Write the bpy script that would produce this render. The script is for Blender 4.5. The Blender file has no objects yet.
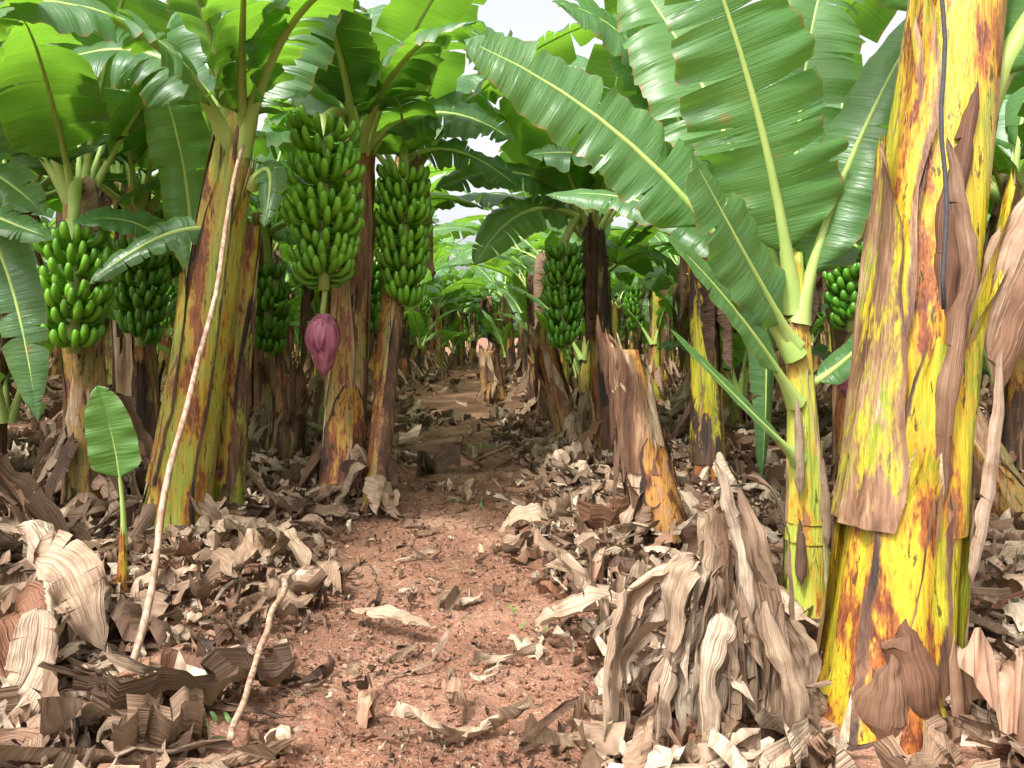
import bpy, math, random
import numpy as np
from mathutils import Vector, noise
R = random.Random(7)
V = Vector
sc = bpy.context.scene

# ------------------------------------------------------------------ materials
class NT:
    def __init__(s, name):
        s.mat = bpy.data.materials.new(name); s.mat.use_nodes = True
        s.t = s.mat.node_tree; s.t.nodes.clear()
        s.out = s.t.nodes.new('ShaderNodeOutputMaterial')
    def n(s, typ, **kw):
        nd = s.t.nodes.new('ShaderNode' + typ)
        for k, v in kw.items(): setattr(nd, k, v)
        return nd
    def l(s, a, b): s.t.links.new(a, b)
    def put(s, sock, val):
        if hasattr(val, 'is_linked') or hasattr(val, 'links'): s.l(val, sock)
        else: sock.default_value = val
    def math(s, op, a, b=0.0, clamp=False):
        m = s.n('Math', operation=op, use_clamp=clamp)
        s.put(m.inputs[0], a); s.put(m.inputs[1], b); return m.outputs[0]
    def mix(s, f, a, b, mode='MIX'):
        m = s.n('Mix', data_type='RGBA', blend_type=mode)
        s.put(m.inputs[0], f); s.put(m.inputs[6], a); s.put(m.inputs[7], b); return m.outputs[2]
    def noise(s, vec, scale, detail=3, rough=.55):
        m = s.n('TexNoise'); s.l(vec, m.inputs['Vector'])
        m.inputs['Scale'].default_value = scale; m.inputs['Detail'].default_value = detail
        m.inputs['Roughness'].default_value = rough; return m.outputs[0]
    def vmul(s, vec, k):
        m = s.n('VectorMath', operation='MULTIPLY'); s.l(vec, m.inputs[0]); m.inputs[1].default_value = k
        return m.outputs[0]
    def ramp(s, f, stops):
        m = s.n('ValToRGB'); s.l(f, m.inputs[0]); e = m.color_ramp.elements
        while len(e) < len(stops): e.new(.5)
        for i, (p, c) in enumerate(stops):
            e[i].position = p; e[i].color = (*c, 1) if len(c) == 3 else c
        return m.outputs[0]
    def thr(s, f, a, b):
        m = s.n('MapRange'); s.l(f, m.inputs[0]); m.inputs[1].default_value = a; m.inputs[2].default_value = b
        return m.outputs[0]
    def bump(s, h, st, d):
        m = s.n('Bump'); s.l(h, m.inputs['Height']); m.inputs['Strength'].default_value = st
        m.inputs['Distance'].default_value = d; return m.outputs[0]
    def attr(s):
        a = s.n('Attribute', attribute_name='tint'); sp = s.n('SeparateColor'); s.l(a.outputs['Color'], sp.inputs[0])
        return sp.outputs
    def uv(s):
        u = s.n('UVMap'); sp = s.n('SeparateXYZ'); s.l(u.outputs[0], sp.inputs[0]); return u.outputs[0], sp.outputs
    def pos(s): return s.n('NewGeometry').outputs['Position']
    def fin(s, col, rough=.5, normal=None, spec=.4, trans=None, tf=.3):
        p = s.n('BsdfPrincipled'); s.put(p.inputs['Base Color'], col); s.put(p.inputs['Roughness'], rough)
        p.inputs['Specular IOR Level'].default_value = spec
        if normal: s.l(normal, p.inputs['Normal'])
        o = p.outputs[0]
        if trans is not None:
            t = s.n('BsdfTranslucent'); s.put(t.inputs[0], trans)
            m = s.n('MixShader'); m.inputs[0].default_value = tf
            s.l(o, m.inputs[1]); s.l(t.outputs[0], m.inputs[2]); o = m.outputs[0]
        s.l(o, s.out.inputs[0]); return s.mat

def C(*c): return (*c, 1)

def mat_leaf():
    m = NT('banana_leaf_green'); uv, s = m.uv(); a = m.attr(); pos = m.pos()
    st = m.noise(m.vmul(uv, (.9, 46, 1)), 1, 3, .65)
    big = m.noise(pos, 2.2, 2)
    base = m.ramp(a[0], [(0, (.008, .052, .016)), (.5, (.028, .135, .022)), (1, (.15, .35, .025))])
    f = m.math('MULTIPLY', m.thr(st, .38, .66), .6)
    c = m.mix(f, m.mix(.4, base, C(.006, .04, .008)), m.mix(.38, base, C(.24, .45, .14)))
    c = m.mix(m.math('MULTIPLY', m.thr(big, .42, .7), .45), c, C(.10, .20, .025))
    geo = m.n('NewGeometry')
    c = m.mix(m.math('MULTIPLY', geo.outputs['Backfacing'], .40), c, C(.13, .25, .11))
    e = m.math('ABSOLUTE', m.math('SUBTRACT', m.math('MULTIPLY', s[0], 2), 1))
    en = m.noise(m.vmul(uv, (3, 9, 1)), 1, 2)
    ed = m.thr(m.math('ADD', e, m.math('MULTIPLY', en, .25)), 1.08, 1.12)
    spots = m.thr(m.noise(pos, 9, 3, .7), .66, .70)
    c = m.mix(m.math('MULTIPLY', m.math('MAXIMUM', ed, m.math('MULTIPLY', spots, .7)), .85), c, C(.23, .13, .04))
    tr = m.mix(.6, c, C(.34, .70, .035))
    b = m.bump(st, .55, .012)
    rg = m.math('ADD', m.math('MULTIPLY', big, .25), .17)
    return m.fin(c, rg, b, .5, tr, .38)

def mat_rib():
    m = NT('leaf_midrib'); a = m.attr(); pos = m.pos()
    c = m.mix(a[2], m.mix(m.noise(pos, 6, 2), C(.22, .37, .07), C(.42, .50, .16)), C(.25, .14, .06))
    return m.fin(c, .45, None, .4)

def mat_dry(name='dry_banana_leaf'):
    m = NT(name); uv, s = m.uv(); a = m.attr(); pos = m.pos()
    stx = m.noise(m.vmul(uv, (1.5, 60, 1)), 1, 2, .65)
    sty = m.noise(m.vmul(uv, (22, 3, 1)), 1, 2, .65)
    k = m.math('GREATER_THAN', a[2], .5)
    st = m.math('ADD', m.math('MULTIPLY', stx, m.math('SUBTRACT', 1.0, k)), m.math('MULTIPLY', sty, k))
    bl = m.noise(pos, 9, 3, .65)
    base = m.ramp(a[0], [(0, (.034, .020, .014)), (.28, (.125, .074, .048)), (.55, (.31, .21, .14)), (.8, (.52, .395, .28)), (1, (.72, .61, .47))])
    c = m.mix(m.math('MULTIPLY', m.thr(st, .38, .66), .8), base, m.mix(1, base, C(.42, .34, .27), 'MULTIPLY'))
    c = m.mix(m.math('MULTIPLY', m.thr(bl, .46, .68), .6), c, C(.14, .080, .048))
    c = m.mix(m.math('MULTIPLY', a[1], .5), c, C(.27, .105, .055))
    return m.fin(c, .62, m.bump(st, .8, .014), .28, m.mix(.4, c, C(.6, .4, .2)), .12)

def mat_stem(name, f1, f2, blot=.52, dark=.62, gloss=.35, g3=(.10, .16, .02)):
    m = NT(name); a = m.attr(); pos = m.pos(); uv, us = m.uv()
    v1 = m.vmul(pos, (9, 9, 1.3)); v2 = m.vmul(pos, (5.5, 5.5, 1.5)); v3 = m.vmul(pos, (75, 75, 2.2)); v4 = m.vmul(pos, (38, 38, 7))
    n1 = m.noise(v1, 1, 4, .6); n2 = m.noise(v2, 1, 5, .72); n3 = m.noise(v3, 1, 3); n4 = m.noise(v4, 1, 4, .7)
    fresh = m.mix(m.thr(n1, .38, .6), C(*f1), C(*f2))
    fresh = m.mix(m.math('MULTIPLY', m.thr(n1, .52, .66), .85), fresh, C(*g3))
    fresh = m.mix(m.math('MULTIPLY', m.thr(n3, .38, .7), .6), fresh, m.mix(1, fresh, C(.5, .42, .3), 'MULTIPLY'))
    rb = m.ramp(n4, [(.25, (.045, .017, .012)), (.45, (.17, .048, .020)), (.6, (.33, .115, .03)), (.8, (.50, .24, .05))])
    bf = m.thr(n2, blot, blot+.05)
    halo = m.math('MULTIPLY', m.thr(n2, blot-.06, blot+.01), .75)
    c = m.mix(halo, fresh, C(.48, .23, .025))
    c = m.mix(bf, c, rb)
    c = m.mix(m.math('MULTIPLY', m.thr(n4, dark, dark + .05), .85), c, C(.035, .018, .012))
    e = m.math('ABSOLUTE', m.math('SUBTRACT', m.math('MULTIPLY', us[0], 2), 1))
    mg = m.math('MULTIPLY', m.thr(m.math('ADD', e, m.math('MULTIPLY', n2, .7)), 1.16, 1.25), a[2])
    df = m.thr(m.math('ADD', a[0], m.math('MULTIPLY', m.math('SUBTRACT', n2, .5), 1.6)), .45, .56)
    df = m.math('MAXIMUM', df, mg)
    dryc = m.ramp(m.math('ADD', m.math('MULTIPLY', n1, .9), m.math('MULTIPLY', m.math('SUBTRACT', a[1], .5), .5)),
                  [(.20, (.032, .018, .013)), (.37, (.15, .070, .036)), (.52, (.34, .20, .11)), (.72, (.62, .48, .33))])
    dryc = m.mix(m.math('MULTIPLY', m.thr(n3, .4, .65), .7), dryc, m.mix(1, dryc, C(.40, .32, .26), 'MULTIPLY'))
    c = m.mix(df, c, dryc)
    rg = m.math('ADD', m.math('MULTIPLY', df, .35), gloss)
    h = m.math('ADD', n3, m.math('MULTIPLY', n4, .8))
    return m.fin(c, rg, m.bump(h, .6, .014), .5)

def mat_fruit():
    m = NT('banana_fruit_green'); a = m.attr(); pos = m.pos()
    c = m.mix(a[0], C(.035, .16, .010), C(.18, .44, .020))
    c = m.mix(m.math('MULTIPLY', m.noise(pos, 30, 2), .25), c, C(.05, .13, .02))
    c = m.mix(a[2], c, C(.05, .03, .02))
    return m.fin(c, .33, None, .5)
def mat_bud():
    m = NT('banana_flower_bract'); pos = m.pos(); a = m.attr()
    c = m.mix(m.thr(m.noise(m.vmul(pos, (30, 30, 4)), 1, 3), .35, .65), C(.20, .038, .085), C(.48, .16, .24))
    c = m.mix(a[2], c, C(.42, .30, .12))
    return m.fin(c, .45, m.bump(m.noise(m.vmul(pos, (60, 60, 5)), 1), .3, .01), .35)
def mat_soil():
    m = NT('red_soil'); pos = m.pos()
    n1 = m.noise(pos, 1.3, 4, .6); n2 = m.noise(pos, 14, 4, .7); n3 = m.noise(pos, 70, 3, .7)
    c = m.ramp(n1, [(.3, (.125, .062, .040)), (.5, (.21, .105, .068)), (.7, (.31, .185, .128))])
    c = m.mix(m.thr(n2, .35, .75), c, m.mix(1, c, C(1.45, 1.4, 1.35), 'MULTIPLY'))
    c = m.mix(m.math('MULTIPLY', m.thr(n3, .5, .7), .65), c, C(.070, .036, .024))
    c = m.mix(m.math('MULTIPLY', m.thr(m.noise(pos, 34, 3, .6), .60, .64), .6), c, C(.40, .29, .20))
    h = m.math('ADD', n2, m.math('MULTIPLY', n3, .4))
    return m.fin(c, .92, m.bump(h, .9, .04), .15)
def mat_pole():
    m = NT('wood_pole'); pos = m.pos(); n = m.noise(m.vmul(pos, (50, 50, 4)), 1, 4); n2 = m.noise(pos, 11, 3)
    c = m.ramp(n, [(.3, (.13, .075, .045)), (.5, (.34, .22, .15)), (.7, (.50, .37, .27))])
    c = m.mix(m.thr(n2, .5, .7), c, C(.22, .12, .07))
    return m.fin(c, .65, m.bump(n, .4, .006), .3)
def mat_rope():
    m = NT('rope_dark'); n = m.noise(m.pos(), 90, 2)
    return m.fin(m.mix(n, C(.015, .015, .02), C(.08, .08, .09)), .7)

ML, MR, MD, MF, MB_, MS = mat_leaf(), mat_rib(), mat_dry(), mat_fruit(), mat_bud(), mat_soil()
MP, MRO = mat_pole(), mat_rope()
ST_Y = mat_stem('pseudostem_yellow', (.52, .40, .030), (.40, .38, .035), .535, .60, .27, (.19, .26, .03))
ST_G = mat_stem('pseudostem_yellow_green', (.30, .34, .05), (.40, .37, .06), .52, .585, .33, (.12, .21, .03))
ST_B = mat_stem('pseudostem_brown', (.32, .26, .08), (.24, .20, .07), .48, .57, .45, (.16, .20, .04))
ST_T = mat_stem('pseudostem_dry_tan', (.38, .18, .075), (.47, .28, .14), .50, .61, .55, (.24, .11, .045))
ST_Y2 = mat_stem('pseudostem_pale_green', (.36, .44, .07), (.52, .48, .08), .56, .61, .30, (.16, .28, .04))

# ------------------------------------------------------------------ mesh builder
class MB:
    def __init__(s): s.v = []; s.f = []; s.u = []; s.c = []; s.m = []
    def grid(s, P, U, col, mat, flip=False, closed=False):
        o = len(s.v); nr, nc = len(P), len(P[0])
        for i in range(nr):
            for j in range(nc):
                s.v.append(tuple(P[i][j])); s.u.append(U[i][j]); s.c.append(col)
        for i in range(nr - 1):
            for j in range(nc if closed else nc - 1):
                k = (j + 1) % nc
                q = (o + i*nc + j, o + i*nc + k, o + (i+1)*nc + k, o + (i+1)*nc + j)
                s.f.append(q[::-1] if flip else q); s.m.append(mat)
    def obj(s, name, mats, parent=None, smooth=True):
        org = V(parent.location) if parent else V((0, 0, 0))
        me = bpy.data.meshes.new(name)
        vs = np.array(s.v, dtype=float) - np.array(org)
        me.from_pydata(vs.tolist(), [], s.f)
        finish(me, np.array(s.u), np.array(s.c), s.m, mats, smooth)
        ob = bpy.data.objects.new(name, me); sc.collection.objects.link(ob)
        if parent: ob.parent = parent
        return ob

def finish(me, u, c, m, mats, smooth=True):
    li = np.zeros(len(me.loops), dtype=np.int32); me.loops.foreach_get('vertex_index', li)
    uvl = me.uv_layers.new(name='UVMap'); uvl.data.foreach_set('uv', u[li].astype(np.float32).ravel())
    at = me.color_attributes.new('tint', 'FLOAT_COLOR', 'POINT')
    cc = np.ones((len(me.vertices), 4), dtype=np.float32); cc[:, :3] = c
    at.data.foreach_set('color', cc.ravel())
    for x in mats: me.materials.append(x)
    if len(mats) > 1: me.polygons.foreach_set('material_index', np.array(m, dtype=np.int32))
    if smooth: me.polygons.foreach_set('use_smooth', np.ones(len(me.polygons), dtype=bool))
    me.update()

def bez(a, b, c, t): return a*(1-t)**2 + b*2*t*(1-t) + c*t*t
def dbez(a, b, c, t): return ((b-a)*(1-t) + (c-b)*t).normalized()

def tube(mb, pts, rad, n, col, mat, cap=True):
    P = []; U = []; L = 0
    ref = V((0.13, .99, .07))
    if abs((pts[-1]-pts[0]).normalized().dot(ref)) > .85: ref = V((.95, .1, .3))
    for i, p in enumerate(pts):
        T = (pts[min(i+1, len(pts)-1)] - pts[max(i-1, 0)]).normalized()
        A = T.cross(ref).normalized(); B = T.cross(A)
        if i: L += (p - pts[i-1]).length
        P.append([p + (A*math.cos(6.2832*j/n) + B*math.sin(6.2832*j/n))*rad[i] for j in range(n)])
        U.append([(j/n, L) for j in range(n)])
    if cap:
        P.insert(0, [pts[0]]*n); U.insert(0, U[0]); P.append([pts[-1]]*n); U.append(U[-1])
    mb.grid(P, U, col, mat, closed=True)

def prof(t):
    a = min(1, t/.13)**.55
    b = 1.0 if t < .35 else max(0.0, 1-((t-.35)/.65)**2.6)**.62
    return a*b*(1 - .10*max(0, t-.2))

def leaf(mb, p0, p1, p2, hw, nh, pet=.14, tears=7, fold=.3, droop=.35, col=(.4, .5, 0), ml=0, mr=1,
         nl=34, na=4, crum=0.0, rr=.017, rnd=R, gapk=1.0, rip=.06, fl=0):
    p0, p1, p2, nh = V(p0), V(p1), V(p2), V(nh).normalized()
    L = (p1-p0).length + (p2-p1).length
    sd = rnd.random()*50
    if rr > 0:
        k = 11
        tt = [(i/k)**1.2*.96 for i in range(k+1)]
        N0 = []
        for t in tt:
            T = dbez(p0, p1, p2, t); N0.append((nh - T*nh.dot(T)).normalized()*-.004)
        tube(mb, [bez(p0, p1, p2, t)+N0[i] for i, t in enumerate(tt)], [rr*(1.25-1.05*t)+fl*math.exp(-t*11) for t in tt], 7, (col[0], col[1], col[2]), mr, False)
    for side in (1, -1):
        cuts = sorted(rnd.random()**.9 for _ in range(int(tears)))
        edges = [0]+[round(c*nl) for c in cuts if .04 < c < .97]+[nl]
        edges = sorted(set(edges))
        for g in range(len(edges)-1):
            a, b = edges[g], edges[g+1]
            if b <= a: continue
            wd = (b-a)/nl
            gap = min(.3, rnd.uniform(.004, .05)/wd)*gapk; da = rnd.uniform(-.10, .30)*gapk; sh = rnd.uniform(.84, 1.0) if gapk > 0 else 1
            mid = (a+b)/2/nl
            if wd > .5: da *= .2; sh = 1
            P = []; U = []
            for i in range(a, b+1):
                tl = i/nl; row = []; ur = []
                w = hw*prof(tl)*(sh if 0 < a or b < nl else 1)
                for j in range(na+1):
                    s = j/na
                    t2 = mid + (tl-mid)*(1-gap*s*s) + .035*s*(1-tl)
                    t = min(1.0, pet + (1-pet)*t2)
                    c = bez(p0, p1, p2, t); T = dbez(p0, p1, p2, t)
                    N = (nh - T*nh.dot(T)).normalized(); S = T.cross(N)
                    z = w*(fold*s - (droop+da)*s*s*1.0) + rip*w*s*math.sin(tl*L*14+sd+side) + w*.06*s*math.sin(tl*L*37+sd*3)
                    lat = w*s*(1-.18*(fold*s)**2-.25*abs(droop+da)*s)
                    q = c + S*(side*lat) + N*z
                    if crum:
                        nv = noise.noise_vector(q*5+V((sd, 0, 0)))*.6 + noise.noise_vector(q*13)*.35 + noise.noise_vector(q*31)*.15
                        q = q + nv*crum*(.25+s)
                    row.append(q); ur.append((.5+side*s*.5, t*L+sd))
                P.append(row); U.append(ur)
            mb.grid(P, U, col, ml, flip=(side == 1))

def stem(mb, p0, p1, p2, r0, r1, mat=0, nsh=6, dry=.3, rnd=R, na=30, nz=30, flare=.18, peel=1.0, core_h=1.0, rag=.05):
    p0, p1, p2 = V(p0), V(p1), V(p2); H = (p2-p0).length; sd = rnd.random()*30
    def rad(t): return (r0+(r1-r0)*t**.8) * (1+flare*math.exp(-t*H*5))
    def pt(t, a, k):
        c = bez(p0, p1, p2, t); d = V((math.cos(a), math.sin(a), 0))
        nn = noise.noise(V((d.x*1.3+sd, d.y*1.3, t*H*.9)))*.16 + noise.noise(V((d.x*4+sd, d.y*4, t*H*.5)))*.12
        return c + d*(rad(t)*(k+nn))
    P = []; U = []
    for i in range(nz+1):
        t = i/nz*core_h
        P.append([pt(t, 6.2832*j/na, .93) for j in range(na)]); U.append([(.5, t*H) for j in range(na)])
    c = bez(p0, p1, p2, core_h); P.append([c]*na); U.append(U[-1])
    mb.grid(P, U, (dry*.6, .5, 0), mat, closed=True)
    for k in range(nsh):
        a0 = k*2.399+rnd.uniform(-.5, .5); sp = rnd.uniform(.6, 1.25); za = 0 if rnd.random() < .5 else rnd.uniform(0, .5)
        zb = min(1.0, za + rnd.uniform(.3, .95))
        off = .97+.018*k; pe = rnd.uniform(.1, .9)*peel
        dr = rnd.random()*.5 + (dry-.2); br = rnd.random()
        nzs = max(8, int(26*(zb-za))); ns = 10
        P = []; U = []
        tw = rnd.uniform(-.4, .4)
        jg = [rnd.uniform(-rag, .02) for _ in range(ns+1)]
        for i in range(nzs+1):
            f = i/nzs; wn = sp*(1-.75*f**4)*(1 + .25*noise.noise(V((f*5, k+sd, 0))))
            row = []; ur = []
            for j in range(ns+1):
                s = -1+2*j/ns
                t = za+(zb-za)*f*(1+jg[j]*f)
                edge = .04*abs(s)**3*(.4+pe) + pe*.30*f**7 + .025*noise.noise(V((s*3, f*9, sd+k)))
                row.append(pt(min(1.03, t), a0+tw*f+s*wn, off+edge*1.6)); ur.append((j/ns, t*H))
            P.append(row); U.append(ur)
        mb.grid(P, U, (max(0, dr), br, 1), mat)

def skirt(mb, c, r, n, h0, h1, spread, rnd=R, ml=0, w=(.03, .10), nl=16, tone=(.15, .95)):
    for i in range(n):
        a = rnd.random()*6.28; d = V((math.cos(a), math.sin(a), 0)); h = rnd.uniform(h0, h1)
        q = V((-d.y, d.x, 0))*rnd.uniform(-.4, .4)
        p0 = V(c)+d*r*.9+V((0, 0, h)); o = rnd.uniform(.4, 1)*spread
        p1 = V(c)+(d+q*.4)*(r+o*.35)+V((0, 0, h*rnd.uniform(.6, 1.0)))
        p2 = V(c)+(d+q)*(r+o)+V((0, 0, rnd.uniform(.0, .2)*h+.02))
        leaf(mb, p0, p1, p2, rnd.uniform(*w), d+V((0, 0, .5)), pet=.02, tears=rnd.randint(1, 6), fold=rnd.uniform(-1.4, 1), droop=rnd.uniform(-1, 1.1),
             col=(rnd.uniform(*tone), rnd.random()**5, rnd.random()), ml=ml, mr=ml, nl=nl, na=3, crum=.06, rr=.005, rnd=rnd)

def hang(mb, top, rs, n, Lr, rnd=R, ml=0, nl=18, tone=(.05, .6), w=(.06, .16)):
    for i in range(n):
        a = rnd.random()*6.28; d = V((math.cos(a), math.sin(a), 0)); L = rnd.uniform(*Lr)
        p0 = V(top)+d*rs*.5; p1 = p0+d*rnd.uniform(.2, .4)+V((0, 0, .1)); p2 = p0+d*rnd.uniform(.15, .4)-V((0, 0, L))
        leaf(mb, p0, p1, p2, rnd.uniform(*w), d, pet=.15, tears=9, fold=rnd.uniform(-1.6, -.7), droop=rnd.uniform(-.8, .6),
             col=(rnd.uniform(*tone), rnd.random()**4*.4, 0), ml=ml, mr=ml, nl=nl, na=3, crum=.08, rr=.010, rnd=rnd)

def crown(mb, top, n, L, hw, rnd=R, ml=0, mr=1, nl=26, na=3, el=(20, 78), az0=None, ymin=None, tone=(.1, .7), drop=(45, 95), tears=(2, 12)):
    top = V(top); az = rnd.random()*6.28 if az0 is None else az0
    for i in range(n):
        a = az + i*2.399
        e = math.radians(rnd.uniform(*el)); l = rnd.uniform(*L)
        e2 = e - math.radians(rnd.uniform(*drop))*(1.1-e/2)
        d = V((math.cos(a), math.sin(a), 0))
        if ymin is not None and d.y < 0:
            avail = top.y - ymin; l = min(l, max(.9, avail/max(.2, -d.y*math.cos(e)*.95)))
        p1 = top + (d*math.cos(e)+V((0, 0, math.sin(e))))*l*.55
        sdw = V((-d.y, d.x, 0))*rnd.uniform(-.25, .25)
        p2 = p1 + (d*math.cos(e2)+V((0, 0, math.sin(e2)))+sdw)*l*.5
        nh = V((0, 0, 1)) - d*.3 + V((rnd.uniform(-.45, .45), rnd.uniform(-.45, .45), 0))
        leaf(mb, top-V((0, 0, .25))+d*.03, p1, p2, rnd.uniform(*hw), nh, tears=rnd.randint(*tears), fold=rnd.uniform(.05, .4), droop=rnd.uniform(.15, .5),
             col=(rnd.uniform(*tone), rnd.random(), 0), ml=ml, mr=mr, nl=nl, na=na, rnd=rnd, fl=.03)

def finger(mb, base, d, R0, R1, up, r, col, mat):
    pts = []; rad = []
    for t, rr in ((0, .35), (.16, .55), (.34, .95), (.58, 1.08), (.80, 1.0), (.94, .68), (1, .34)):
        x = R0 + (R1-R0)*math.sin(min(1, t*1.2)*1.57)
        z = -0.10*up*math.sin(min(1, t*1.6)*math.pi) + up*t**2.0
        pts.append(base + d*x + V((0, 0, z))); rad.append(r*rr)
    n = 6; o = len(mb.v); side = V((-d.y, d.x, 0))
    for i, p in enumerate(pts):
        T = (pts[min(i+1, 6)]-pts[max(i-1, 0)]).normalized(); B = T.cross(side)
        c = col if 0 < i < 6 else ((col[0]*.6, 0, .25) if i < 1 else (col[0], 0, .8))
        for j in range(n):
            a = 6.2832*j/n
            mb.v.append(tuple(p+side*math.cos(a)*rad[i]+B*math.sin(a)*rad[i])); mb.u.append((0, 0)); mb.c.append(c)
    for i in range(6):
        for j in range(n):
            k = (j+1) % n; mb.f.append((o+i*n+j, o+i*n+k, o+(i+1)*n+k, o+(i+1)*n+j)); mb.m.append(mat)
    mb.f.append(tuple(o+6*n+j for j in range(n))); mb.m.append(mat)

def bunch(mb, top, zb, w, rnd=R, mat=0, ms=1, nh=11, nf=20, bright=(.3, 1), fr=.026):
    top = V(top); H = top.z-zb
    tube(mb, [top+V((0, 0, .05-(H+.1)*i/5)) for i in range(6)], [.045]*6, 8, (.1, .5, .1), ms)
    for k in range(nh):
        f = (k+.5)/nh; z = top.z-.03-(H-.06)*f
        Rr = w/2*(.86+.16*math.sin(f*2.6+.25))*(1 if f < .7 else 1-(f-.7)*.9)*rnd.uniform(.90, 1.07)
        tilt = rnd.uniform(-.035, .035); ta = rnd.random()*6.28; rot = rnd.random()
        for j in range(nf):
            a = 6.2832*(j+rot)/nf + rnd.uniform(-.06, .06)
            d = V((math.cos(a), math.sin(a), 0)); lay = j % 2
            up = H/nh*rnd.uniform(.85, 1.15)
            zz = z + tilt*math.cos(a-ta)*2 + (-.02 if lay else 0.01)
            b = V((top.x, top.y, zz-H/nh*.3))
            finger(mb, b, d, .04, Rr*rnd.uniform(.93, 1.07)*(.95 if lay else 1), up, fr*rnd.uniform(.92, 1.12), (rnd.uniform(*bright), 0, 0), mat)

def bud(mb, top, zc, ln, w, mat, ms):
    top = V(top)
    tube(mb, [V((top.x+.01*math.sin(i), top.y, top.z-(top.z-zc-ln*.3)*i/6)) for i in range(7)], [.022]*7, 7, (.5, .5, .2), ms)
    for k in range(5):
        a0 = k*2.4+.5; P = []; U = []; sp = 3.1416 if k == 0 else 1.25
        for i in range(15):
            t = i/14; r = w/2*(math.sin(math.pi*min(1, (t*.93+.05))**.85)**.75)*(1+.035*k)
            row = []
            for j in range(13):
                s = -1+2*j/12; wid = sp*(1 if k == 0 else (1-.8*t**3))
                a = a0+s*wid; fl = (1+.35*t*t*(k == 4))
                row.append(V((top.x+math.cos(a)*r*fl, top.y+math.sin(a)*r*fl, zc+ln*.5-ln*t*(1-.05*k))))
            P.append(row); U.append([(0, 0)]*13)
        mb.grid(P, U, (0, 0, .0 if k else .1), mat)

def empty(name, loc):
    e = bpy.data.objects.new(name, None); e.location = loc; e.empty_display_size = .2; sc.collection.objects.link(e); return e

# ------------------------------------------------------------------ ground
def pathx(y): return -.16-.056*y
def gz(x, y):
    u = (x-pathx(y))
    m = np.clip((np.abs(u)-.45)/.8, 0, 1)
    return .05*m*m*(3-2*m) + .018*np.sin(x*3.1+y*1.7)+.014*np.sin(x*6.3-y*4.1+1)+.01*np.sin(y*9.1+x*2.2)+.008*np.sin(x*14+y*11)
def gzf(x, y): return float(gz(np.array(x), np.array(y)))

xs = np.concatenate([[-220, -120, -60, -30, -18], np.linspace(-11, 11, 230), [18, 30, 60, 120, 220]])
ys = np.concatenate([[-200, -80, -30, -10], np.linspace(-3, 12, 170), np.linspace(12.3, 40, 70), [50, 70, 110, 180, 320]])
GX, GY = np.meshgrid(xs, ys); GZ = gz(GX, GY)
rs = np.random.RandomState(3)
near = (np.abs(GX) < 11) & (GY > -3) & (GY < 12)
GZ = GZ + near*rs.normal(0, .006, GX.shape)
nx, ny = len(xs), len(ys)
vv = np.stack([GX.ravel(), GY.ravel(), GZ.ravel()], 1)
idx = np.arange(nx*ny).reshape(ny, nx)
ff = np.stack([idx[:-1, :-1].ravel(), idx[:-1, 1:].ravel(), idx[1:, 1:].ravel(), idx[1:, :-1].ravel()], 1)
me = bpy.data.meshes.new('ground'); me.from_pydata(vv.tolist(), [], ff.tolist()); me.materials.append(MS)
me.polygons.foreach_set('use_smooth', np.ones(len(ff), dtype=bool))
go = bpy.data.objects.new('ground', me); sc.collection.objects.link(go)

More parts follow.
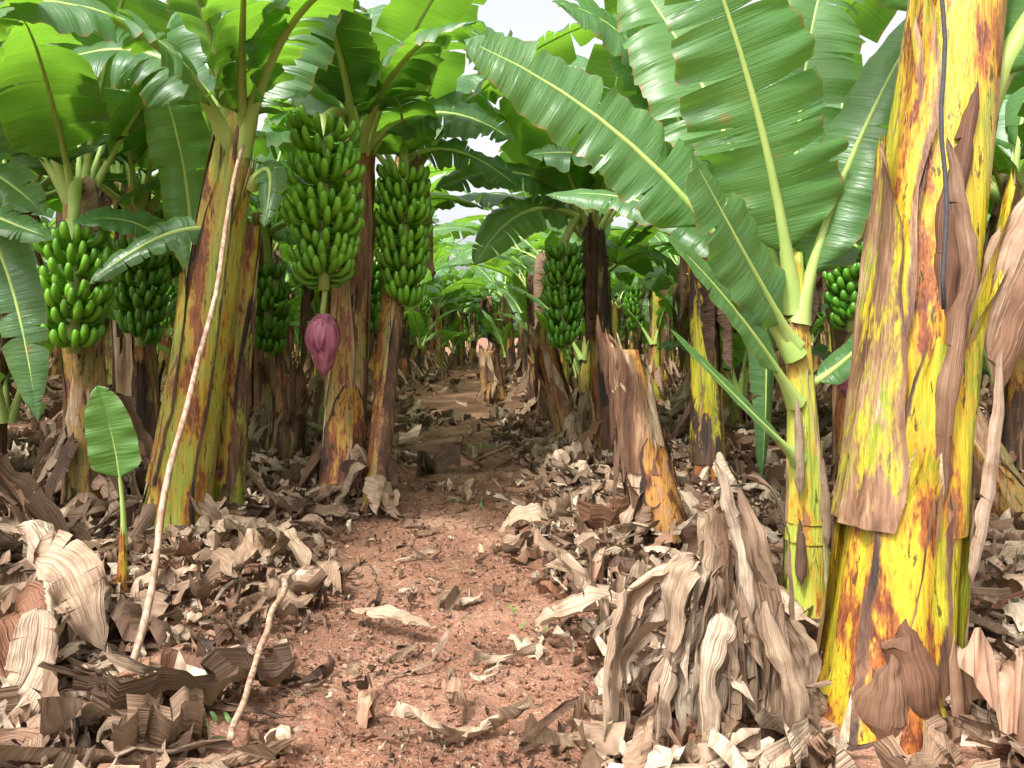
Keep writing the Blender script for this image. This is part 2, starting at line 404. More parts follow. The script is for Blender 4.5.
# ------------------------------------------------------------------ leaf litter (vectorised)
def litter(name, N, yr, xr, lr, wr, keep, seed, tone, zoff=.02, nu=7, tilt=.3, tp=1.0):
    r = np.random.RandomState(seed)
    y = yr[0]+(yr[1]-yr[0])*r.rand(N)**1.5; x = r.uniform(xr[0], xr[1], N)
    k = (r.rand(N) < keep(x, y, r)) & (np.abs(x) < .75*y+1.2) & (np.hypot(x-1.24, y-2.5) > .30) & (np.hypot((x-1.2)/.8, y-2.2) > .26)
    if lr[1] > .2: k &= ~((np.abs(x+1.06-(3.45-y)*.175) < .10) & (y < 3.5) & (r.rand(N) > .35))
    x = x[k]; y = y[k]; N = len(x)
    l = lr[0]+(lr[1]-lr[0])*r.rand(N)**2; w = np.minimum(l*.7, wr[0]+(wr[1]-wr[0])*r.rand(N)**2)
    nv = 4
    U, Vv = np.meshgrid(np.linspace(-1, 1, nu), np.linspace(-1, 1, nv), indexing='ij')
    U = U[None]; Vv = Vv[None]
    def c(a): return a[:, None, None]
    tap = 1-c(r.uniform(.2, .95, N))*np.abs(U)**c(r.uniform(1, 4, N))
    X = U*c(l)/2; Y = Vv*c(w)/2*tap + c(r.normal(0, .16, N)*l)*U*U + c(r.normal(0, .08, N)*l)*np.sin(U*4)
    Z = c(r.normal(.03, .11, N)*l)*U*U + c(r.normal(0, .7, N)*w)*Vv*Vv + c(r.normal(0, .5, N)*w)*U*Vv + c(w*.3)*np.sin(U*c(r.uniform(2, 9, N))+c(r.rand(N)*6))
    X = X + r.normal(0, .04, X.shape)*c(l); Y = Y+r.normal(0, .11, X.shape)*c(w); Z = Z+r.normal(0, .10, X.shape)*c(w)
    a = r.normal(0, tilt, N); b = r.normal(0, tilt, N)
    Z = Z + X*np.sin(c(a)) + Y*np.sin(c(b)); X = X*np.cos(c(a)); Y = Y*np.cos(c(b))
    th = c(r.rand(N)*6.283)
    X, Y = X*np.cos(th)-Y*np.sin(th), X*np.sin(th)+Y*np.cos(th)
    mn = Z.reshape(N, -1).min(1)
    g = gz(x, y)
    Z = Z - c(mn)*.75 + c(g) + c(r.rand(N)**2*zoff) + .002
    Z = np.maximum(Z, c(g)+.003)
    P = np.stack([X+c(x), Y+c(y), Z], -1).reshape(-1, 3)
    base = np.arange(N)*nu*nv; id0 = np.arange(nu*nv).reshape(nu, nv)
    q = np.stack([id0[:-1, :-1].ravel(), id0[1:, :-1].ravel(), id0[1:, 1:].ravel(), id0[:-1, 1:].ravel()], 1)
    F = (base[:, None, None]+q[None]).reshape(-1, 4)
    me = bpy.data.meshes.new(name); me.vertices.add(len(P)); me.vertices.foreach_set('co', P.ravel())
    me.loops.add(F.size); me.loops.foreach_set('vertex_index', F.ravel().astype(np.int32))
    me.polygons.add(len(F)); me.polygons.foreach_set('loop_start', np.arange(0, F.size, 4, dtype=np.int32))
    me.polygons.foreach_set('loop_total', np.full(len(F), 4, dtype=np.int32)); me.update(calc_edges=True)
    uu = np.stack([np.broadcast_to(Vv*.5+.5, X.shape), np.broadcast_to(U, X.shape)*c(l)/2+c(r.rand(N)*50)], -1).reshape(-1, 2)
    t = tone[0]+(tone[1]-tone[0])*r.rand(N)**tp; red = r.rand(N)**6
    cc = np.stack([t, red, r.rand(N)], -1); cc = np.repeat(cc, nu*nv, 0)
    finish(me, uu, cc, None, [MD], True)
    ob = bpy.data.objects.new(name, me); sc.collection.objects.link(ob); return ob

def dens(inner, outer, w0=.46, w1=.80):
    def k(x, y, r):
        u = np.abs(x-pathx(y)+.05*np.sin(y*3)+.07*np.sin(y*1.3+2)); m = np.clip((u-w0)/(w1-w0), 0, 1)
        patch = .65+.35*np.sin(x*4.3+np.sin(y*3)*2)*np.sin(y*3.7)
        return (inner+(outer-inner)*m)*patch
    return k
litter('dry_leaf_litter', 44000, (1.6, 12), (-6, 6), (.05, .28), (.008, .07), dens(.08, .9), 1, (.0, 1.0), .05, 7, .22, 1.0)
litter('dry_leaf_litter', 12000, (11, 50), (-14, 14), (.12, .5), (.03, .16), dens(.08, .9), 2, (.05, .95), .05, 4)
litter('leaf_crumbs', 26000, (1.6, 7), (-3.0, 3.0), (.012, .05), (.003, .016), dens(.55, .7), 4, (.0, .95), .01, 4)
litter('large_dry_leaves', 4600, (1.7, 12), (-6, 6), (.25, .85), (.02, .14), dens(.025, .9, .52, .90), 5, (.15, 1.0), .08, 17, .13, .95)

def clods(N, seed):
    r = np.random.RandomState(seed); y = 1.6+5*r.rand(N)**1.5; x = pathx(y)+r.normal(0, .5, N); s = .003+.011*r.rand(N)**3
    o = np.array([[1, 0, 0], [-1, 0, 0], [0, 1, 0], [0, -1, 0], [0, 0, 1], [0, 0, -1]], float)
    P = o[None]*s[:, None, None]*(1+r.uniform(-.4, .4, (N, 6, 3)))+r.normal(0, .25, (N, 6, 3))*s[:, None, None]
    P += np.stack([x, y, gz(x, y)+s*.4], -1)[:, None]
    t = np.array([[0, 2, 4], [2, 1, 4], [1, 3, 4], [3, 0, 4], [2, 0, 5], [1, 2, 5], [3, 1, 5], [0, 3, 5]])
    F = (np.arange(N)[:, None, None]*6+t[None]).reshape(-1, 3)
    me = bpy.data.meshes.new('soil_clods'); me.from_pydata(P.reshape(-1, 3).tolist(), [], F.tolist()); me.materials.append(MS)
    ob = bpy.data.objects.new('soil_clods', me); sc.collection.objects.link(ob)
clods(7000, 9)

# ------------------------------------------------------------------ hero plants
LM = [ML, MR]; FM = [MF, MR]; BM = [MB_, MR]
def plant(base, top, r0, r1, smat, bow=(0, 0, 0), nsh=7, dry=.3, seed=1, leaves=(), ncrown=0, Lc=(1.6, 2.4), hwc=(.26, .36),
          sk=(0,), hg=0, ymin=2.2, bun=None, bd=None, tone=(.1, .7), name='banana_plant', el=(20, 78), flare=.18, peel=1.0, fl=.03):
    r = random.Random(seed)
    base = V((base[0], base[1], gzf(base[0], base[1])-.04)); top = V(top)
    e = empty(name, base)
    mid = (base+top)/2+V(bow)
    mb = MB(); stem(mb, base, mid, top, r0, r1, 0, nsh, dry, r, flare=flare, peel=peel); mb.obj('pseudostem', [smat], e)
    mb = MB()
    for lf in leaves:
        kw = dict(lf[5]) if len(lf) > 5 else {}
        kw.setdefault('col', (r.uniform(*tone), .5, 0))
        kw.setdefault('tears', 8); kw.setdefault('fl', fl)
        leaf(mb, lf[0], lf[1], lf[2], lf[3], lf[4], rnd=r, na=5, **kw)
    if ncrown: crown(mb, top, ncrown, Lc, hwc, r, ymin=ymin, tone=tone, el=el)
    if mb.v: mb.obj('leaves', LM, e)
    mb = MB()
    if sk[0]: skirt(mb, base, r0, sk[0], sk[1], sk[2], sk[3], r)
    if hg: hang(mb, top, r1, hg, (.7, 1.6), r)
    if mb.v: mb.obj('dead_leaves', [MD], e)
    if bun:
        bt, zb, w, nh, nf, br = bun
        mb = MB(); bunch(mb, bt, zb, w, r, nh=nh, nf=nf, bright=br)
        bt = V(bt); a = top-V((0, 0, .1)); m_ = (a+bt)/2+V((0, 0, .35))
        tube(mb, [bez(a, m_, bt, i/8) for i in range(9)], [.04]*9, 8, (.4, .5, .1), 1)
        mb.obj('banana_bunch', FM, e)
        if bd:
            mb = MB(); bud(mb, (bt.x, bt.y, zb+.05), bd[0], bd[1], bd[2], 0, 1); mb.obj('banana_flower', BM, e)
    return e

F_ = dict
# A: big yellow stem, right foreground
A = plant((1.25, 2.56), (1.66, 2.70, 2.75), .180, .145, ST_Y, (-.02, 0, 0), 14, .28, 11, sk=(5, .03, .10, .2), flare=.22, peel=.8,
  leaves=[((1.66, 2.7, 2.1), (1.85, 2.6, 2.6), (2.3, 2.3, 3.3), .28, (-.5, -.5, .6), F_(rr=.04)),
          ((1.66, 2.8, 2.3), (1.5, 2.9, 3.1), (1.0, 3.3, 3.9), .3, (0, -.5, .8), F_(rr=.035)),
          ((1.7, 2.8, 2.3), (2.1, 3.2, 3.1), (2.6, 3.8, 3.5), .3, (0, -.3, .9), F_(rr=.035))])
mb = MB()
for (p0, p1, p2, w, nh, t, cr) in [((1.48, 2.50, 1.2), (1.37, 2.44, 1.6), (1.56, 2.50, 2.2), .075, (-.5, -1, .1), .30, .03),
                               ((1.56, 2.50, 1.25), (1.50, 2.42, 1.65), (1.44, 2.46, 2.0), .05, (-.2, -1, .1), .7, .03),
                               ((1.60, 2.52, 1.25), (1.70, 2.40, 1.75), (1.98, 2.48, 2.1), .11, (.2, -1, .2), .82, .03),
                               ((1.62, 2.52, 1.1), (1.74, 2.40, 1.5), (1.82, 2.46, 2.0), .07, (.4, -1, .2), .5, .03),
                               ((1.42, 2.45, .75), (1.36, 2.36, 1.2), (1.50, 2.40, 1.62), .05, (-.3, -1, .1), .55, .025),
                               ((1.52, 2.47, .5), (1.60, 2.42, .9), (1.62, 2.46, 1.3), .035, (.4, -1, .1), .9, .02),
                               ((1.20, 2.36, -.02), (1.14, 2.33, .16), (1.20, 2.37, .34), .10, (-.5, -1, .2), .4, .06),
                               ((1.36, 2.38, .0), (1.33, 2.32, .18), (1.26, 2.37, .46), .13, (.1, -1, .1), .30, .07)]:
    leaf(mb, p0, p1, p2, w, nh, pet=0, tears=2, fold=.4, droop=1.2, col=(t, .5, .9), ml=0, mr=0, nl=30, na=6, crum=cr, rr=0, gapk=.5)
mb.obj('torn_sheaths', [MD], A)

# B: green leafed plant
Bp = plant((1.33, 3.35), (1.27, 3.35, 1.72), .10, .040, ST_Y2, (.02, 0, 0), 9, .14, 12, sk=(4, .1, .3, .25), tone=(.35, .75), peel=.3,
  leaves=[((1.27, 3.35, 1.45), (1.12, 3.2, 2.30), (.70, 3.0, 3.1), .36, (-.15, -1, .35), F_(tears=8, fold=.12, droop=.15, col=(.62, .5, 0), nl=50, rr=.022)),
          ((1.28, 3.33, 1.4), (1.40, 3.3, 2.06), (1.86, 3.25, 2.86), .20, (-.75, -.8, .2), F_(tears=3, fold=.2, col=(.35, .5, 0), rr=.02)),
          ((1.25, 3.30, 1.30), (.98, 3.1, 1.66), (.70, 2.9, 2.05), .21, (.35, -1, .45), F_(tears=1, fold=.2, droop=.3, col=(.40, .5, 0), pet=.12)),
          ((1.26, 3.3, 1.05), (.95, 3.05, 1.46), (.60, 2.9, 1.74), .085, (.2, -.9, .5), F_(tears=1, fold=.4, col=(.55, .5, 0), rr=.014)),
          ((1.27, 3.3, .80), (1.0, 3.1, 1.02), (.63, 3.0, 1.38), .035, (.2, -.8, .6), F_(tears=0, fold=.5, col=(.6, .5, 0), rr=.012)),
          ((1.26, 3.3, 1.25), (.66, 3.2, 2.26), (-.20, 3.05, 2.56), .25, (.2, -1, .35), F_(tears=6, fold=.2, droop=.25, col=(.58, .5, 0), nl=44, rr=.02, pet=.3)),
          ((1.26, 3.4, 1.45), (.90, 3.8, 2.15), (.17, 4.0, 2.1), .19, (0, -.6, 1), F_(tears=5, col=(.5, .5, 0))),
          ((1.28, 3.4, 1.45), (1.38, 3.7, 2.62), (1.68, 3.9, 3.4), .36, (-.1, -1, .1), F_(tears=10, col=(.7, .5, 0), nl=44)),
          ((1.30, 3.38, 1.1), (1.5, 3.3, 1.2), (1.72, 3.1, 1.62), .08, (-.3, -.7, .6), F_(tears=0, col=(.5, .5, 0), rr=.014)),
          ((1.26, 3.4, 1.45), (1.05, 3.8, 2.7), (.60, 4.1, 3.4), .36, (.1, -1, .3), F_(tears=10, col=(.75, .5, 0), nl=40)),
          ((1.3, 3.4, 1.4), (1.65, 3.9, 2.2), (2.1, 4.6, 2.1), .26, (0, -.4, 1), F_(tears=6, col=(.2, .5, 0)))])
mb = MB()
for (x, z, L, t) in [(1.25, .85, .45, .85), (1.37, .62, .40, .75), (1.26, .4, .3, .4)]:
    leaf(mb, (x, 3.24, z-L*.5), (x, 3.21, z), (x-.02, 3.23, z+L*.5), .03, (x-1.31, -.3, 0), pet=0, tears=1, fold=.2, droop=1, col=(t, .2, .9), ml=0, mr=0, nl=16, na=4, crum=.02, rr=0)
mb.obj('torn_sheaths', [MD], Bp)
# C: collapsed dry stump in the foreground
e = empty('dry_banana_stump', (.76, 2.42, 0))
mb = MB(); stem(mb, (.80, 2.52, -.03), (.78, 2.52, .4), (.70, 2.52, .74), .085, .045, 0, 6, .8, R); mb.obj('stump', [ST_T], e)
mb = MB()
rc = random.Random(8)
for i in range(84):
    left = i % 5 < 3
    a = rc.uniform(2.6, 6.7); d = V((math.cos(a), math.sin(a)*.6, 0))
    if left: b = V((.60+rc.uniform(-.05, .08), 2.42, 0)); h = rc.uniform(.30, .66); o = rc.uniform(.0, .15)*(1.2 if d.x < 0 else .6)
    else: b = V((.77, 2.46, 0)); h = rc.uniform(.40, .88); o = rc.uniform(.0, .10)
    lx = rc.uniform(-.07, .07)
    p0 = b+d*rc.uniform(.02, .07)+V((.10*(h-.1) if left else -.08*h, 0, h)); p1 = b+d*(.07+o*1.3)+V((lx, 0, h*rc.uniform(.6, 1.15))); p2 = b+d*(.08+o)+V((lx, rc.uniform(-.04, .04), rc.uniform(0.0, .45)*rc.random()))
    wd = rc.choice((.008, .012, .016, .022, .03, .045, .06))
    leaf(mb, p0, p1, p2, wd, d+V((rc.uniform(-.9, .9), 0, .2)), pet=0, tears=rc.randint(0, 4), fold=rc.uniform(-1.6, 1.4), droop=rc.uniform(-1.2, 1.4),
         col=((rc.uniform(.65, 1) if left else rc.uniform(.45, .95)), rc.random()**5*.4, 1), ml=0, mr=0, nl=28, na=4, crum=.045, rr=0, rnd=rc)
leaf(mb, (.76, 2.42, .3), (.76, 2.38, .62), (.66, 2.42, .95), .06, (-.3, -1, .1), pet=0, tears=1, fold=.7, droop=1.3, col=(.95, .1, 1), ml=0, mr=0, nl=24, na=4, crum=.04, rr=0)
leaf(mb, (.84, 2.38, .0), (.90, 2.36, .40), (.74, 2.40, .86), .09, (.1, -1, .1), pet=0, tears=1, fold=.5, droop=1.2, col=(.7, .2, 1), ml=0, mr=0, nl=24, na=4, crum=.05, rr=0)
leaf(mb, (.90, 2.30, .0), (.86, 2.28, .25), (.80, 2.32, .52), .06, (.1, -1, .1), pet=0, tears=1, fold=.5, droop=1.2, col=(.8, .2, 1), ml=0, mr=0, nl=24, na=4, crum=.05, rr=0)
mb.obj('hanging_dry_strips', [MD], e)
# E: tan cut stumps
def stump(base, top, r0, r1, seed, sk=8, mat=ST_T, dry=.55):
    r = random.Random(seed); b = V((base[0], base[1], gzf(*base)-.04)); e = empty('banana_stump', b); top = V(top)
    mb = MB(); stem(mb, b, (b+top)/2, top, r0, r1, 0, 13, dry, r, peel=.5, core_h=.86, rag=.16)
    mb.obj('stem', [mat], e)
    mb = MB(); skirt(mb, b, r0, sk, .12, .5, .35, r)
    for i in range(8):
        a = r.random()*6.28; d = V((math.cos(a), math.sin(a), 0)); h = r.uniform(.5, .95)
        c = b.lerp(top, h)+d*r1*1.02
        leaf(mb, c, c+d*.05-V((0, 0, .15)), c+d*.03-V((0, 0, r.uniform(.3, .6))), r.uniform(.02, .05), d, pet=0, tears=2, fold=.3, droop=1, col=(r.uniform(.1, .8), .4, 1), ml=0, mr=0, nl=14, na=3, crum=.03, rr=0, rnd=r)
    mb.obj('dead_leaves', [MD], e)
stump((.95, 4.55), (.64, 4.75, 1.46), .155, .11, 21, 22)
stump((.75, 8.6), (.30, 8.7, 1.42), .15, .12, 22, 12)
stump((-.35, 15), (-.5, 15, 1.2), .2, .15, 23, 4)
stump((3.45, 5.0), (2.95, 5.2, 1.1), .14, .12, 24, 6, ST_B, .3)
stump((.55, 11), (.40, 11, 1.1), .2, .17, 25, 6)
stump((-2.3, 7.5), (-2.2, 7.5, 1.1), .16, .14, 26, 6, ST_B)
# D
plant((1.62, 6.1), (1.55, 6.1, 2.4), .135, .10, ST_Y, (0, 0, 0), 8, .32, 31, ncrown=7, Lc=(2.0, 2.8), hwc=(.32, .42), sk=(8, .1, .5, .4), hg=2, tone=(.1, .7), ymin=4.2,
      leaves=[((1.62, 5.9, 1.9), (2.0, 5.5, 2.3), (1.86, 5.55, .25), .14, (.1, -1, .1), F_(tears=2, fold=-.5, droop=.2, col=(.12, .5, 0))),
              ((1.55, 6.0, 2.3), (1.1, 5.3, 3.6), (.25, 4.8, 3.5), .42, (0, -.8, .7), F_(tears=8, col=(.6, .5, 0), rr=.025)),
              ((1.55, 6.0, 2.3), (1.0, 5.9, 2.9), (.1, 5.8, 2.75), .33, (0, -.7, .8), F_(tears=7, col=(.1, .5, 0), rr=.025))])
# F
plant((1.02, 7.8), (.83, 7.8, 2.6), .15, .10, ST_B, (0, 0, 0), 7, .4, 32, ncrown=9, Lc=(2.0, 2.9), hwc=(.32, .42), sk=(8, .1, .6, .4), hg=3, ymin=5,
      bun=((.52, 7.5, 2.25), 1.25, .38, 9, 14, (.1, .5)), tone=(.1, .8),
      leaves=[((.83, 7.8, 2.5), (.2, 7.5, 3.3), (-.75, 7.2, 2.75), .38, (.1, -.7, .8), F_(tears=8, col=(.1, .5, 0), rr=.03)),
              ((.83, 7.8, 2.5), (.1, 7.3, 2.9), (-.35, 7.0, 2.0), .30, (.2, -.9, .5), F_(tears=5, col=(.9, .5, 0), rr=.03)),
              ((.83, 7.8, 2.5), (.3, 7.6, 4.2), (-.6, 7.0, 4.3), .42, (.1, -.9, .3), F_(tears=8, col=(.5, .5, 0), rr=.03))])
# G
plant((2.85, 6.3), (2.85, 6.3, 2.5), .15, .1, ST_B, (0, 0, 0), 6, .5, 33, ncrown=9, Lc=(1.8, 2.6), hwc=(.30, .40), sk=(8, .1, .6, .4), hg=3, ymin=4.4,
      bun=((2.60, 5.7, 2.03), 1.42, .36, 7, 14, (.0, .4)), bd=(1.02, .38, .24), tone=(.1, .7))
# H: left main plant with companion stem
plant((-2.16, 4.75), (-1.74, 4.8, 2.9), .18, .115, ST_G, (-.02, 0, 0), 13, .34, 41, sk=(16, .1, .5, .4), hg=0, tone=(.0, .4), peel=.5,
  leaves=[((-1.78, 4.75, 2.5), (-1.95, 4.2, 3.4), (-2.6, 3.4, 2.85), .42, (.2, -.7, 1), F_(col=(.25, .5, 0), rr=.035, nl=44)),
          ((-1.74, 4.75, 2.5), (-1.4, 4.5, 3.5), (-.70, 3.8, 3.2), .42, (0, -.6, 1), F_(col=(.1, .5, 0), rr=.035, nl=44)),
          ((-1.80, 4.8, 2.6), (-2.2, 4.9, 3.5), (-3.1, 4.9, 3.1), .40, (.1, -.8, .8), F_(col=(.1, .5, 0), rr=.03)),
          ((-1.76, 4.8, 2.5), (-1.6, 5.0, 3.4), (-1.2, 5.4, 4.3), .40, (.1, -.8, .2), F_(col=(.3, .5, 0), rr=.035)),
          ((-1.80, 4.8, 2.5), (-1.8, 4.5, 3.6), (-1.85, 3.6, 3.4), .36, (.5, -.3, 1), F_(col=(.05, .5, 0), rr=.03)),
          ((-1.75, 4.8, 2.5), (-1.6, 4.4, 3.3), (-1.25, 3.5, 3.1), .34, (-.4, -.6, 1), F_(col=(.05, .5, 0), rr=.03)),
          ((-1.78, 4.85, 2.5), (-1.95, 5.0, 3.5), (-2.3, 5.1, 4.3), .40, (.1, -.9, .2), F_(col=(.15, .5, 0), rr=.035)),
          ((-1.70, 4.8, 2.3), (-1.45, 4.7, 2.6), (-1.5, 4.5, 2.0), .13, (0, -.9, .4), F_(col=(.15, .5, 0), rr=.02)),
          ((-1.85, 4.75, 2.0), (-2.1, 4.6, 2.1), (-2.5, 4.4, 1.65), .15, (0, -.9, .6), F_(col=(.15, .5, 0), rr=.02))])
plant((-1.96, 5.05), (-1.80, 5.1, 2.1), .10, .07, ST_G, (0, 0, 0), 7, .5, 42, sk=(8, .1, .5, .3), peel=.4)
plant((-2.45, 5.7), (-2.38, 5.6, 2.0), .09, .06, ST_G, (0, 0, 0), 5, .2, 43, tone=(.8, 1),
  leaves=[((-2.38, 5.55, 1.8), (-2.35, 5.5, 2.7), (-2.62, 5.4, 3.35), .26, (.2, -1, .1), F_(tears=2, fold=.2, col=(1, .5, 0), pet=.1)),
          ((-2.38, 5.55, 1.8), (-2.6, 5.3, 2.3), (-2.95, 5.0, 2.1), .2, (.1, -.7, .7), F_(tears=2, col=(.5, .5, 0))),
          ((-2.38, 5.55, 1.8), (-2.2, 5.2, 2.3), (-2.15, 4.95, 1.8), .18, (.1, -.7, .7), F_(tears=2, col=(.6, .5, 0)))])
# I: main fruiting plant
plant((-1.42, 6.15), (-1.30, 6.35, 3.05), .175, .12, ST_B, (0, 0, 0), 11, .42, 51, sk=(14, .1, .6, .35), hg=0, ymin=4.9, tone=(.0, .4),
  ncrown=6, Lc=(2.0, 2.7), hwc=(.36, .46), el=(45, 80), peel=.6,
  bun=((-1.44, 5.70, 2.98), 1.74, .56, 10, 18, (.5, 1)), bd=(1.27, .48, .23),
  leaves=[((-1.28, 6.2, 2.9), (-.86, 5.6, 3.7), (-.20, 5.0, 3.45), .44, (.1, -.6, 1), F_(col=(.1, .5, 0), rr=.03)),
          ((-1.28, 6.2, 2.9), (-1.3, 5.5, 3.85), (-1.4, 4.9, 3.75), .44, (.1, -.6, 1), F_(col=(.1, .5, 0), rr=.03)),
          ((-1.28, 6.3, 2.9), (-.7, 6.3, 3.5), (.0, 6.3, 3.0), .36, (.1, -.7, .8), F_(col=(.05, .5, 0), rr=.03))])
# J
plant((-1.06, 5.7), (-1.0, 6.9, 3.0), .095, .09, ST_B, (0, .1, 0), 7, .5, 52, sk=(10, .1, .5, .3), hg=1, ymin=5.8, tone=(.0, .45), peel=.6,
  ncrown=7, Lc=(2.0, 2.7), hwc=(.32, .42), el=(25, 75), bun=((-.93, 6.4, 2.8), 1.64, .46, 9, 16, (.35, .95)),
  leaves=[((-1.0, 6.8, 2.9), (-.6, 6.9, 3.3), (.1, 7.0, 2.7), .3, (0, -.8, .8), F_(col=(.05, .5, 0), rr=.03))])
# K
plant((-3.12, 5.5), (-3.2, 5.5, 2.5), .16, .1, ST_B, (0, 0, 0), 6, .5, 53, sk=(20, .2, 1.0, .45), hg=1, ymin=4.2, tone=(.0, .4),
  ncrown=8, Lc=(1.8, 2.5), hwc=(.3, .42), el=(35, 80), bun=((-3.03, 5.15, 2.1), 1.27, .48, 7, 16, (.4, .95)), bd=None)
# L
plant((-3.35, 6.8), (-3.4, 6.8, 2.7), .16, .1, ST_B, (0, 0, 0), 6, .5, 54, sk=(8, .1, .6, .4), hg=2, ymin=5.4, tone=(.05, .5),
  ncrown=7, Lc=(1.8, 2.6), hwc=(.3, .4), bun=((-3.24, 6.5, 2.15), 1.3, .42, 7, 15, (.1, .5)))
# M
plant((-2.75, 8.3), (-2.8, 8.3, 2.7), .16, .1, ST_B, (0, 0, 0), 6, .5, 55, sk=(8, .1, .6, .4), hg=2, ymin=5.5, tone=(.05, .5),
  ncrown=8, Lc=(1.9, 2.8), hwc=(.3, .4), bun=((-2.62, 8, 2.12), 1.15, .42, 7, 15, (.2, .65)))
# left edge plant
plant((-3.0, 3.9), (-2.95, 3.9, 2.4), .15, .1, ST_G, (0, 0, 0), 6, .3, 56, sk=(18, .1, .8, .5), tone=(.1, .6),
  leaves=[((-2.95, 3.9, 2.2), (-2.7, 3.8, 2.3), (-2.35, 3.75, 1.95), .16, (0, -.9, .5), F_(col=(.15, .5, 0))),
          ((-2.95, 3.9, 2.1), (-2.55, 3.8, 2.0), (-2.42, 3.8, .9), .17, (.3, -.9, .2), F_(col=(.02, .5, 0))),
          ((-2.95, 3.9, 2.1), (-2.6, 3.6, 1.95), (-2.15, 3.5, 1.80), .12, (.0, -.8, .6), F_(col=(.3, .5, 0))),
          ((-2.95, 3.9, 2.3), (-2.7, 3.6, 2.9), (-2.1, 3.3, 2.95), .28, (0, -.6, 1), F_(col=(.4, .5, 0))),
          ((-2.95, 3.9, 2.3), (-2.7, 3.3, 2.7), (-1.9, 2.8, 2.55), .28, (0, -.9, .6), F_(col=(.55, .5, 0)))])
# O: young sucker
plant((-1.86, 3.55), (-1.85, 3.55, .45), .035, .015, ST_G, (0, 0, 0), 3, .3, 61, name='banana_sucker', sk=(3, .05, .2, .15), fl=.008,
  leaves=[((-1.85, 3.55, .35), (-1.83, 3.52, .75), (-1.92, 3.45, 1.12), .12, (.3, -1, .2), F_(tears=1, fold=.5, droop=.2, col=(.95, .5, 0), pet=.40, rr=.01))])

# ------------------------------------------------------------------ far plants: instanced variants
variants = []
for k in range(7):
    r = random.Random(100+k); mb = MB(); H = r.uniform(2.3, 3.0)
    top = V((r.uniform(-.2, .2), r.uniform(-.2, .2), H))
    stem(mb, (0, 0, -.1), V((0, 0, H/2)), top, .16, .10, 2, 7, .45, r, na=14, nz=12)
    crown(mb, top, 9, (1.8, 2.6), (.28, .40), r, nl=18, na=2, tone=(.15, 1), el=(15, 80), tears=(2, 8))
    crown(mb, V((r.uniform(-.4, .4), r.uniform(-.3, .3), r.uniform(.8, 1.4))), 4, (1.0, 1.6), (.14, .24), r, nl=14, na=2, tone=(.5, 1), el=(40, 80))
    hang(mb, top, .1, 4, (.8, 1.8), r, ml=3, nl=12); skirt(mb, V((0, 0, 0)), .16, 8, .2, .8, .4, r, ml=3, nl=8)
    if k % 3 != 2:
        a = r.random()*6.28
        bunch(mb, V((math.cos(a)*.42, math.sin(a)*.42, H-.2)), H-1.1, .40, r, mat=4, ms=1, nh=7, nf=12, bright=(.2, .9), fr=.03)
    ob = mb.obj('grove_plant', [ML, MR, ST_B if k % 2 else ST_G, MD, MF]); variants.append(ob.data); bpy.data.objects.remove(ob)
grove = empty('distant_banana_grove', (0, 8, 0))
rg = random.Random(77)
def inst(x, y, s=1.0):
    ob = bpy.data.objects.new('grove_plant', variants[rg.randrange(7)]); sc.collection.objects.link(ob)
    ob.parent = grove; ob.location = (x, y-8, gzf(x, y)); ob.rotation_euler = (rg.uniform(-.07, .07), rg.uniform(-.07, .07), rg.random()*6.28)
    ob.scale = (s, s, s)
for off in (-16.5, -14, -11.6, -9.4, -7.3, -5.2, -3.3, -1.6, 1.7, 3.6, 5.6, 7.8, 10, 12.3, 14.6, 17):
    y = 9.8 if abs(off) < 5 else (7.2 if abs(off) < 8 else 8)
    while y < 42:
        yy = y+rg.uniform(-.3, .3); s = rg.uniform(.9, 1.15); xx = off+pathx(yy)+rg.uniform(-.3, .3)
        if abs(xx) < .72*yy+3: inst(xx, yy, s)
        y += rg.uniform(2.2, 3.0)
for i in range(9): inst(pathx(30)+rg.uniform(-1.3, 1.3), 27+i*1.8, 1.0)
for (x, y) in [(-4.6, 4.6), (-4.7, 6.6), (4.3, 4.4), (4.4, 6.4), (3.6, 7.9), (-4.2, 8.2), (2.2, 8.4)]: inst(x, y)

# ------------------------------------------------------------------ poles, rope, weeds
def pole(name, a, b, r, wob=.012):
    mb = MB(); a, b = V(a), V(b); n = 22
    pts = [a.lerp(b, i/n)+V((noise.noise(V((i*.2, 1, a.x)))*wob*2, noise.noise(V((i*.2, 5, a.y)))*wob*2, 0)) for i in range(n+1)]
    tube(mb, pts, [r*(1-.25*i/n)*(1+.12*noise.noise(V((i*.9, a.x, 9)))) for i in range(n+1)], 10, (.5, .5, 0), 0); mb.obj(name, [MP])
pole('prop_pole', (-1.41, 2.72, .0), (-1.60, 4.42, 2.48), .015, .03)
pole('wooden_stick', (-1.07, 3.50, .20), (-.85, 2.25, .13), .014, .015)
mb = MB()
tube(mb, [V((1.345+.008*math.sin(i*1.3), 2.34-.002*i, 2.9-.105*i)) for i in range(15)], [.007]*15, 6, (0, 0, 0), 0); mb.obj('rope', [MRO])
mb = MB()
for (cx, cy, n) in [(-1.12, 2.45, 26), (-.45, 8.6, 60), (-.5, 10.5, 40), (-.35, 5.9, 8), (.15, 3.35, 8), (-1.5, 2.2, 25)]:
    for i in range(n):
        x = cx+R.gauss(0, .12); y = cy+R.gauss(0, .2 if cy > 5 else .08); z = gzf(x, y); h = R.uniform(.02, .06)
        leaf(mb, (x, y, z), (x+R.uniform(-.02, .02), y, z+h), (x+R.uniform(-.05, .05), y+R.uniform(-.05, .05), z+h*1.1), .008, (0, -.3, 1), pet=.1, tears=0, nl=5, na=1, rr=0, col=(.9, .5, 0))
mb.obj('small_weeds', [ML])

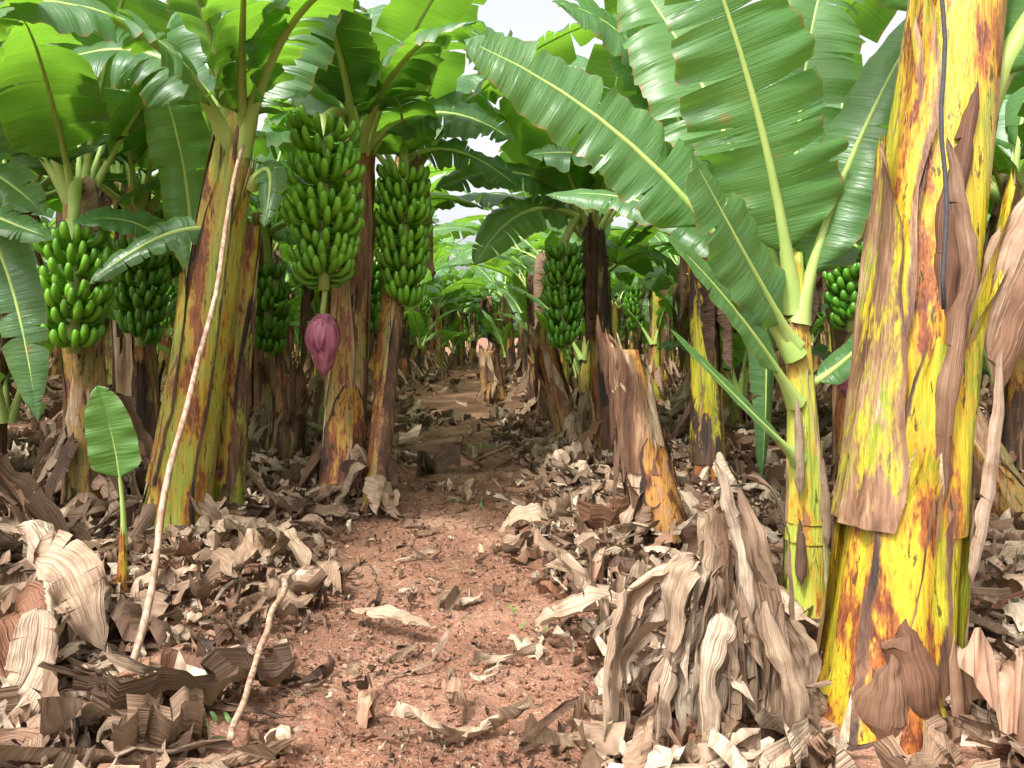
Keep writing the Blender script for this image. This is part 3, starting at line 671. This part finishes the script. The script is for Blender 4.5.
# fallen dry leaves, placed and scattered
mb = MB()
for (p0, p1, p2, w, nh, t, rd) in [
    ((-1.98, 3.1, .42), (-1.75, 3.0, .5), (-1.62, 2.95, .08), .11, (.3, -.8, .5), .75, .2),
    ((-2.2, 3.3, .5), (-2.0, 3.2, .62), (-1.85, 3.0, .15), .09, (.2, -.8, .5), .9, 0),
    ((-1.62, 2.55, .42), (-1.55, 2.5, .2), (-1.75, 2.35, .02), .09, (.2, -.9, .4), .85, .2),
    ((-1.85, 2.8, .30), (-1.75, 2.7, .36), (-1.68, 2.6, .1), .12, (.4, -.8, .4), .30, .9),
    ((-.75, 3.5, .06), (-.6, 3.35, .14), (-.35, 3.3, .05), .06, (0, -.5, 1), .8, .0),
    ((-1.4, 4.4, .2), (-1.3, 4.1, .35), (-1.1, 4.0, .08), .09, (.2, -.5, 1), .8, .1),
    ((.35, 4.2, .2), (.5, 4.0, .3), (.35, 3.7, .05), .08, (-.2, -.5, 1), .7, .1),
    ((.25, 4.9, .15), (.1, 4.8, .25), (-.1, 4.9, .06), .08, (-.2, -.5, 1), .8, .1),
    ((.55, 3.3, .1), (.35, 3.2, .22), (.1, 3.3, .05), .07, (-.2, -.5, 1), .85, .1),
    ((2.2, 3.6, .1), (2.0, 3.4, .25), (1.7, 3.4, .06), .08, (-.2, -.5, 1), .85, .1)]:
    leaf(mb, p0, p1, p2, w, nh, pet=0, tears=4, fold=R.uniform(-.8, .8), droop=R.uniform(-.7, 1), col=(t, rd, .9), ml=0, mr=0, nl=24, na=5, crum=.05, rr=.004)
rf = random.Random(19)
for i in range(270):
    s = rf.choice((-1, 1)); y = 2.0+rf.random()**1.3*8; x = pathx(y)+s*rf.uniform(.78, 2.8)
    if y < 2.6 and abs(x) < .4: continue
    if y < 2.35 and x > .3: continue
    if math.hypot(x-1.25, y-2.35) < .5: continue
    if abs(x+.96) < .38 and 2.0 < y < 3.8: continue
    a = rf.random()*6.28; d = V((math.cos(a), math.sin(a), 0)); L = rf.uniform(.18, .5); c = V((x, y, gzf(x, y)))
    leaf(mb, c-d*L*.5+V((0, 0, rf.uniform(.01, .1))), c+V((0, 0, rf.uniform(.05, .25))), c+d*L*.5+V((0, 0, rf.uniform(.01, .1))), rf.choice((.015, .03, .045, .06)), (rf.uniform(-.8, .8), -.5, 1),
         pet=0, tears=rf.randint(1, 6), fold=rf.uniform(-1.3, 1.1), droop=rf.uniform(-1, 1.3), col=(rf.uniform(.1, .95), rf.random()**6, rf.random()), ml=0, mr=0, nl=18, na=4, crum=.06, rr=.004, rnd=rf)
mb.obj('fallen_dry_leaves', [MD])

# ------------------------------------------------------------------ light, world, camera
EL, AZ = math.radians(56), math.radians(215)
w = bpy.data.worlds.new('World'); sc.world = w; w.use_nodes = True; nt = w.node_tree; nt.nodes.clear()
sky = nt.nodes.new('ShaderNodeTexSky'); sky.sky_type = 'NISHITA'; sky.sun_disc = False; sky.sun_elevation = EL; sky.sun_rotation = AZ
sky.dust_density = 7; sky.air_density = 1.0
hs = nt.nodes.new('ShaderNodeHueSaturation'); hs.inputs['Saturation'].default_value = .2; hs.inputs['Value'].default_value = 2.6
bg = nt.nodes.new('ShaderNodeBackground'); bg.inputs[1].default_value = .15; o = nt.nodes.new('ShaderNodeOutputWorld')
nt.links.new(sky.outputs[0], hs.inputs['Color']); nt.links.new(hs.outputs[0], bg.inputs[0]); nt.links.new(bg.outputs[0], o.inputs[0])
ld = bpy.data.lights.new('sun', 'SUN'); ld.energy = 4.6; ld.angle = math.radians(5); ld.color = (1, .97, .90)
lo = bpy.data.objects.new('sun', ld); sc.collection.objects.link(lo)
dirv = V((math.sin(AZ)*math.cos(EL), math.cos(AZ)*math.cos(EL), math.sin(EL)))
lo.rotation_euler = dirv.to_track_quat('Z', 'Y').to_euler(); lo.location = dirv*20
cd = bpy.data.cameras.new('camera'); cd.sensor_width = 36; cd.lens = 26.2; cd.shift_y = -.048; cd.clip_end = 800; cd.clip_start = .05
co = bpy.data.objects.new('camera', cd); co.location = (0, 0, 1.35); co.rotation_euler = (math.radians(90), 0, 0); sc.collection.objects.link(co)
sc.camera = co
sc.view_settings.view_transform = 'Standard'; sc.view_settings.look = 'None'; sc.view_settings.exposure = 0
